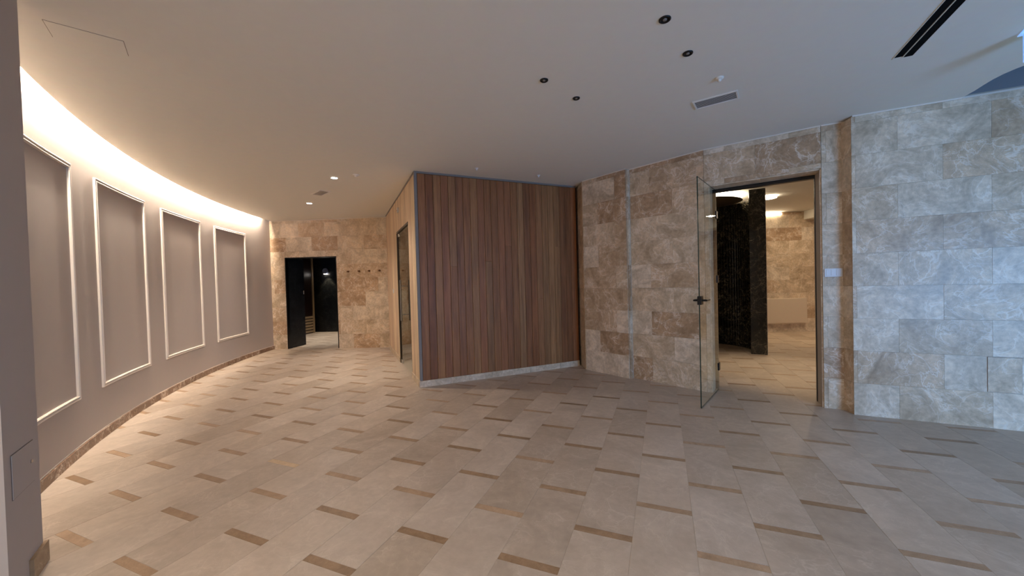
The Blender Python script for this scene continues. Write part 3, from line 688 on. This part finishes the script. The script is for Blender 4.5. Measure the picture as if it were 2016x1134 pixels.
# ------------------------------------------------------------------ glass door of the bath room (door_1)
FP = Vector(W[1]) + ndir * OPA + nin * 0.235; FQ = Vector(W[2]) + nin * 0.235
door1 = sempty('door_1', 'open frameless glass door in a black metal frame', 'door', (FP.x, FP.y, 0), atan2(ndir.y, ndir.x))
FW = (FQ - FP).length
b = nb(); box(b, 0.013, 0.045, -0.03, 0.03, 0, OPZ - 0.014); box(b, FW - 0.045, FW - 0.013, -0.03, 0.03, 0, OPZ - 0.014); box(b, 0.045, FW - 0.045, -0.03, 0.03, OPZ - 0.05, OPZ - 0.014)
obj('door_frame', b, M_BLACKMET, door1)
hinge = FP + ndir * 0.05 + nin * -0.02; endp = Vector((1.950, 3.925)); gdv = (endp - hinge); GL = gdv.length; grz = atan2(gdv.y, gdv.x) - atan2(ndir.y, ndir.x)
leaf_e = bpy.data.objects.new('glass_leaf', None)
bpy.data.objects.remove(leaf_e)
b = nb(); box(b, 0.03, GL - 0.004, -0.005, 0.005, 0.008, 2.425)
leaf = obj('glass_leaf', b, M_GLASS, door1)
hl = Matrix.Rotation(-atan2(ndir.y, ndir.x), 2) @ (hinge - FP); leaf.location = (hl.x, hl.y, 0); leaf.rotation_euler = (0, 0, grz)
b = nb(); box(b, GL - 0.004, GL, -0.005, 0.005, 0.008, 2.425); box(b, 0.03, GL, -0.005, 0.005, 0.004, 0.008); box(b, 0.03, GL, -0.005, 0.005, 2.425, 2.428)
obj('glass_rim', b, M_GLASSEDGE, leaf)
for z in (0.28, 1.35, 2.13):
    b = nb(); box(b, -0.012, 0.055, -0.014, 0.014, z - 0.045, z + 0.045); obj('hinge', b, M_BLACKMET, leaf, bevel=0.003)
zh = 1.135
b = nb(); box(b, GL - 0.085, GL + 0.004, -0.020, 0.020, zh - 0.045, zh + 0.045); obj('lock_case', b, M_BLACKMET, leaf, bevel=0.004)
for sgn in (-1, 1):
    b = nb(); tube(b, (GL - 0.045, sgn * 0.020, zh), (GL - 0.045, sgn * 0.062, zh), 0.011, 12); tube(b, (GL - 0.034, sgn * 0.060, zh), (GL - 0.175, sgn * 0.060, zh), 0.0095, 12); obj('door_handle', b, M_BLACKMET, leaf)

# ------------------------------------------------------------------ bath room beyond the glass door
BW0, BW1 = (1.10, 9.32), (8.6, 9.02)
bm = nb(); core_seg(bm, BW0, BW1, 0.15, -0.005, TOP); wall_bath = struct(obj('wall_bath_far', bm, M_GROUT), 'far marble wall of the bath room beyond the glass door', 'wall')
tile_wall(wall_bath, (5.2, 9.156), BW1, 0, 0.3, 10, {}, 31)
bm = nb(); core_seg(bm, (8.6, 9.02), (8.6, 2.2), 0.15, -0.005, TOP); wbs = struct(obj('wall_bath_side', bm, M_GROUT), 'side marble wall of the bath room', 'wall')
tile_wall(wbs, (8.6, 9.0), (8.6, 2.2), 0, 0.3, 10, {}, 32)
bm = nb(); core_seg(bm, (1.095, 6.36), (1.095, 9.35), 0.015, -0.005, TOP); prism(bm, [(0.93, 6.40), (1.10, 6.36), (1.10, 6.50), (0.90, 6.52)], -0.005, TOP)  # short block added behind the gap to keep sky light from leaking in
struct(obj('wall_bath_left', bm, M_PLASTER), 'partition between cabin and bath room, with an added block closing the gap', 'wall')
bm = nb(); prism(bm, [(1.12, 6.3), (1.78, 5.45), (2.5, 4.75), (3.38, 4.10), (3.60, 3.9), (8.7, 2.1), (8.7, 9.2), (1.12, 9.5)], H, H + 0.04)
struct(obj('ceiling_bath', bm, M_CEIL), 'plaster ceiling of the bath room', 'ceiling')
# circular shower screen of fluted black marble
SC = (3.53, 7.12); SR = 0.93; ST = 2.785
scr = thing('marble_screen', 'curved screen of dark fluted marble beyond the glass door', 'screen', (SC[0], SC[1], 0))
bm = nb(); arc_wall(bm, 0, 0, SR, SR + 0.03, -30, 195, 0, ST, 80); o = obj('screen_wall', bm, M_BLACK, scr); o.color = lin(26, 26, 24)
bm = nb(); a = -30.0; da = 3.4
while a < 193:
    vs = []
    for j in range(7):
        th = pi * j / 6; rr = SR - 0.022 * sin(th); aa = radians(a + da * (0.5 - 0.46 * cos(th))); vs.append((rr * cos(aa), rr * sin(aa)))
    for p, q_ in zip(vs, vs[1:]):
        bm.faces.new([bm.verts.new((p[0], p[1], 0.001)), bm.verts.new((q_[0], q_[1], 0.001)), bm.verts.new((q_[0], q_[1], ST)), bm.verts.new((p[0], p[1], ST))])
    a += da
o = obj('fluting', bm, M_BLACK, scr); o.color = lin(30, 30, 27); o['kind'] = 'stuff'
bm = nb(); sA, sB = Vector((4.180, 6.605)) - Vector(SC), Vector((4.392, 6.497)) - Vector(SC); sd_ = (sB - sA).normalized(); sn = Vector((-sd_.y, sd_.x)) * 0.05
prism(bm, [sA, sB, sB + sn, sA + sn], 0, H - 0.012); o = obj('end_slab', bm, M_BLACK, scr); o.color = lin(48, 48, 44)
bm = nb(); prism(bm, [sB, sB + sd_ * 0.006, sB + sd_ * 0.006 + sn, sB + sn], 0, H - 0.012); obj('edge_strip', bm, M_GREYMETAL, scr)
# round canopy with glowing rim over the shower
can = thing('ceiling_canopy', 'round canopy with a glowing rim hung under the bath room ceiling', 'canopy', (3.76, 7.36, 0))
CRR = 0.665
bm = nb(); lathe(bm, [(0, 2.789), (CRR - 0.01, 2.789), (CRR, 2.793), (CRR, 2.799), (0, 2.799)], 72); obj('canopy_disc', bm, plain('canopy_brown', lin(112, 96, 76), 0.7), can)
bm = nb(); lathe(bm, [(CRR - 0.012, 2.800), (CRR - 0.012, 2.886), (CRR - 0.03, 2.886), (CRR - 0.03, 2.800), (CRR - 0.012, 2.800)], 72); obj('light_rim', bm, M_COVE2, can)
t = thing('downlight', 'small square recessed light deep in the bath room ceiling', 'downlight', (6.7, 7.9, H))
b = nb(); box(b, -0.11, 0.11, -0.11, 0.11, -0.012, -0.0005); obj('trim_ring', b, M_WHITE, t, bevel=0.002)
t = thing('downlight', 'round glowing ceiling light beside the top of the dark marble slab', 'downlight', (4.945, 7.247, H))
b = nb(); lathe(b, [(0.15, -0.0004), (0.15, -0.040), (0.135, -0.044), (0.13, -0.020)], 28); obj('trim_ring', b, M_COVE2, t, smooth=True)
b = nb(); lathe(b, [(0.13, -0.018), (0.13, -0.040), (0, -0.042)], 24); obj('lens', b, M_COVE2, t, smooth=True)
# cove light at the far wall, white panel, duct
pb = lambda s, off: along(BW0, BW1, s, off)
a_, b_ = pb(3.6, 0.014), pb(5.42, 0.014); a2, b2 = pb(3.6, 0.05), pb(5.42, 0.05)
bm = nb(); prism(bm, [a_, b_, b2, a2], H - 0.075, H - 0.030); tag(obj('led_strip', bm, M_COVE2), 'warm light line along the top of the bath room far wall', 'light strip')
bwrz = atan2(BW1[1] - BW0[1], BW1[0] - BW0[0])
c = pb(5.24, 0.014)
t = thing('wall_panel', 'long cream radiator panel low on the far bath room wall', 'radiator', (c.x, c.y, 0), bwrz)
b = nb(); box(b, -0.72, 0.72, -0.07, -0.0005, 0.20, 0.81); obj('panel_body', b, plain('cream_panel', lin(214, 196, 172), 0.5), t, bevel=0.008)
b = nb(); box(b, -0.70, 0.70, -0.074, -0.07, 0.22, 0.79); obj('panel_front', b, bpy.data.materials['cream_panel'], t, bevel=0.002)
c = pb(6.55, 0.014)
bm = nb(); box(bm, 0, 1.1, -0.5, -0.0005, 2.69, H - 0.001); d_ = struct(obj('trim_8', bm, M_CEIL), 'boxed plaster duct under the bath room ceiling', 'trim'); d_.location = (pb(5.96, 0.014).x, pb(5.96, 0.014).y, 0); d_.rotation_euler = (0, 0, bwrz)

# ------------------------------------------------------------------ dark doorway and changing room behind the back wall
dB = (Vector(B1) - Vector(B0)).normalized(); nB = Vector((-dB.y, dB.x))
q0 = along(B0, B1, s1); q1 = along(B0, B1, s2)
door2 = sempty('door_2', 'open dark doorway lined in black at the far wall', 'door', (q0.x, q0.y, 0), atan2(dB.y, dB.x)); DW = s2 - s1
b = nb(); box(b, 0.0, 0.02, -0.013, 0.13, 0, BD_TOP); box(b, DW - 0.02, DW, -0.013, 0.13, 0, BD_TOP); box(b, 0.02, DW - 0.02, -0.013, 0.13, BD_TOP - 0.02, BD_TOP); o = obj('door_frame', b, M_BLACKMET, door2)
# opened dark leaf, leaning along the left side
b = nb(); box(b, 0, 0.50, 0, 0.045, 0.008, 2.03); lf = obj('door_leaf', b, M_BLACK2, door2); lf.color = lin(34, 36, 38); lf.location = (0.02, 0.06, 0); lf.rotation_euler = (0, 0, atan2(8.93 - 8.50, -5.01 + 5.08) - atan2(dB.y, dB.x))
b = nb(); tube(b, (0.44, -0.03, 1.22), (0.44, -0.03, 1.30), 0.012, 10); tube(b, (0.44, 0.0, 1.26), (0.44, -0.03, 1.26), 0.008, 10); obj('door_handle', b, M_CHROME, lf)
M_CHG = M_BLACK
def bwall(name, pts, z0, z1, th, col, label):
    b = nb()
    for p, r in zip(pts, pts[1:]): core_seg(b, p, r, th, z0, z1)
    o = obj(name, b, M_BLACK2); o.color = col; return struct(o, label, 'wall')
bwall('wall_changing_left', [(-5.20, 8.72), (-5.50, 9.93), (-5.50, 9.94)], -0.005, 2.6, 0.05, lin(30, 32, 34), 'black wall on the left inside the dark doorway')
bwall('wall_changing_far', [(-6.7, 11.58), (-2.4, 11.40)], -0.005, 2.75, 0.06, lin(22, 23, 24), 'black wall at the back of the changing room')
bwall('wall_changing_right', [(-2.5, 11.45), (-2.5, 8.52)], -0.005, 2.75, 0.06, lin(26, 27, 29), 'black wall on the right of the changing room')
bwall('wall_changing_side', [(-7.0, 9.2), (-6.7, 11.6)], -0.005, 2.75, 0.06, lin(26, 27, 29), 'black side wall of the changing room')
bm = nb(); prism(bm, [(-7.2, 8.66), (-2.4, 8.50), (-2.4, 11.6), (-7.2, 11.75)], 2.75, 2.80)
struct(obj('ceiling_changing', bm, M_DARKWOOD), 'dark ceiling of the changing room', 'ceiling')
bm = nb(); prism(bm, [(-7.0, 9.15), (-5.5, 8.7), (-5.5, 8.66), (-7.0, 9.1)], -0.005, 2.75); struct(obj('wall_changing_near', bm, M_DARKWOOD), 'dark wall beside the doorway inside the changing room', 'wall')
# tall cabinet with dark panel over a pale slatted base
t = thing('tall_cabinet', 'tall dark cabinet with pale louvred base inside the dark doorway', 'cabinet', (-6.12, 10.93, 0), atan2(0.48, 0.10))
b = nb(); box(b, 0, 0.50, 0.02, 0.30, 0.0, 2.30); obj('cabinet_body', b, M_DARKWOOD, t)
b = nb(); box(b, 0.02, 0.42, 0.0, 0.02, 0.55, 2.20); obj('door_panel', b, plain('dark_red_wood', lin(40, 24, 18), 0.3), t, bevel=0.003)
b = nb(); box(b, 0.435, 0.50, -0.01, 0.02, 0.0, 2.25); obj('side_post', b, plain('pale_wood', lin(150, 125, 92), 0.5), t)
for k in range(6):
    b = nb(); box(b, 0.02, 0.43, -0.008, 0.012, 0.03 + k * 0.085, 0.03 + k * 0.085 + 0.06); obj('slat', b, bpy.data.materials['pale_wood'], t)
# round wall lamp
t = thing('wall_lamp', 'round blue-grey wall lamp on the black wall in the doorway', 'lamp', (-5.67, 11.515, 1.86), -0.04)
b = nb(); tube(b, (0, -0.004, 0), (0, -0.05, 0), 0.085, 28); obj('lamp_disc', b, plain('lamp_blue', lin(150, 165, 205), 0.3), t)
b = nb(); box(b, -0.05, 0.05, -0.045, -0.01, -0.10, -0.086); obj('lamp_lens', b, M_LEDW, t)
